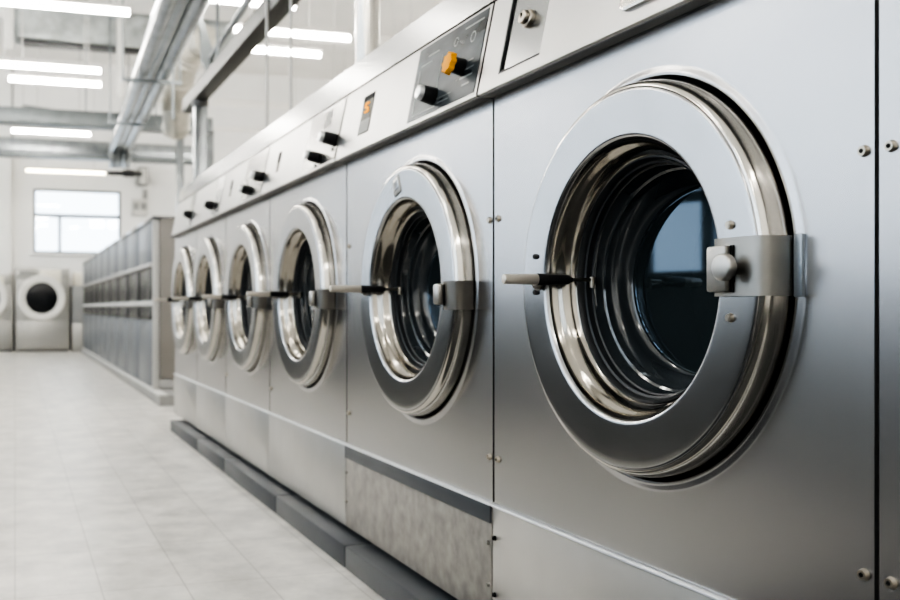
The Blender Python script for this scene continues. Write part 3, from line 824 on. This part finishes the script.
# ------------------------------------------------------------------ small fittings on the back wall
D = 19.9
a = at_D(135, 213, D); b = at_D(151, 196, D)
eb = thing('switch_box', 'grey electrical box with two dark squares on the back wall right of the window', 'electrical box', ((a.x+b.x)/2, YB, (a.z+b.z)/2))
hw, hh = (b.x-a.x)/2, (b.z-a.z)/2
MB().box(-hw, hw, -.10, -.0, -hh, hh, .01).build('box_body', M['housing'], eb)
for s in (-1, 1): MB().box(s*hw*.5-.06, s*hw*.5+.06, -.112, -.098, -.06, .09, .004).build('box_switch', M['boxgrey'], eb)
c = at_D(149, 170, D)
o = MB().box(-.045, .045, -.06, 0, b.z+.004-c.z, -.34, .004).build('cable_trunk', M['boxgrey'], None); o.location = (c.x, YB, c.z)
tag(o, 'grey vertical cable duct rising from the electrical box on the back wall', 'cable duct')
g0 = at_D(150, 172, 19.2)
gb = thing('junction_box', 'small dark-edged box hanging above the electrical box on the back wall', 'box', (g0.x, YB-.06, g0.z))
MB().box(-.10, .10, -.22, 0, -.14, .26, .01).build('box_body', M['boxgrey'], gb)
MB().box(-.13, .13, .0, .06, -.10, .22, .004).build('mount_plate', M['boxgrey'], gb)
MB().box(-.07, .07, -.23, -.21, -.10, .22, .004).build('box_lid', M['housing'], gb)
# dark bar right of the warm lamp
a = at_D(108, 173, 18.2); b = at_D(142, 174, 18.2)
o = MB().path([a, b], .045, 12).tube(b-Vector((.35,0,0)), b-Vector((.15,0,0)), .07, None, 14).build('lamp_track', M['darkfit'], None); tag(o, 'dark short bar beside the warm lamp above the window', 'fitting')
MB().tube((0,0,0), (0,0,ZC-b.z), .01, None, 8).build('hanger_rod', M['darkfit'], o).location = b - Vector((.25,0,0))
# small angled pipe bracket high on the left wall panel
a = at_D(23, 116, 19.8); 
pts = [(a.x, YB-.03, a.z-.12), (a.x, YB-.06, a.z+.20), (at_D(50,108,19.8).x, YB-.06, at_D(50,109,19.8).z)]
o = MB().path(pts, .03, 10).build('wall_bracket', M['galvdark'], None); tag(o, 'thin L-shaped pipe bracket on the back wall above the cross ducts', 'bracket')
a = at_D(12.5, 40, 19.9)
o = MB().box(a.x-.02, a.x+.02, YB-.04, YB, 4.0, ZC-.02).build('wall_conduit', M['boxgrey'], None); tag(o, 'thin dark vertical conduit on the back wall at far left', 'pipe')

# unseen counter added across the aisle to darken what the steel mirrors
ct = thing('added_counter', 'added dark counter across the aisle, unseen, put in to darken the steel reflections', 'counter', (-1.80, 6.5, 0))
MB().box(-.5, .5, -9, 9, .10, .98, .01).build('counter_body', M['counter'], ct)
MB().box(-.55, .55, -9.05, 9.05, .98, 1.02, .01).build('counter_top', M['counter'], ct)
MB().box(-.44, .44, -8.9, 8.9, 0, .10).build('counter_plinth', M['darkfit'], ct)

rm = MB().box(-1.0, 1.0, -2.2, 2.2, 0, .012, .004).build('added_dark_mat', M['rubber'], None); rm.location = (-.05, .12, 0)  # unseen dark sheet added to stand in for shaded floor in reflections
tag(rm, 'added dark floor mat, unseen, standing in for shaded floor mirrored in the nearest washer', 'mat')
# ------------------------------------------------------------------ light
wd = bpy.data.worlds.new('sky'); sc.world = wd; wd.use_nodes = True
bg = wd.node_tree.nodes['Background']
bg.inputs[0].default_value = (.78, .89, 1.0, 1); bg.inputs[1].default_value = 3.0
for i, (a, b) in enumerate(bays):
    ld = bpy.data.lights.new('window_portal', 'AREA'); ld.shape = 'RECTANGLE'
    ld.size = lz1-lz0; ld.size_y = b-a
    ld.cycles.is_portal = True
    lo = bpy.data.objects.new('window_portal', ld); col.objects.link(lo)
    lo.location = (XL-.05, (a+b)/2, (lz0+lz1)/2); lo.rotation_euler = (0, -PI/2, 0)
ld = bpy.data.lights.new('window_portal', 'AREA'); ld.shape = 'RECTANGLE'; ld.size = wx1-wx0; ld.size_y = wz1-wz0; ld.cycles.is_portal = True
lo = bpy.data.objects.new('window_portal', ld); col.objects.link(lo); lo.location = ((wx0+wx1)/2, YB+.01, (wz0+wz1)/2); lo.rotation_euler = (-PI/2, 0, 0)

sc.view_settings.view_transform = 'AgX'
sc.view_settings.look = 'AgX - High Contrast'
sc.view_settings.exposure = 0.65
sc.cycles.use_denoising = True
sc.cycles.max_bounces = 10
sc.cycles.sample_clamp_indirect = 6
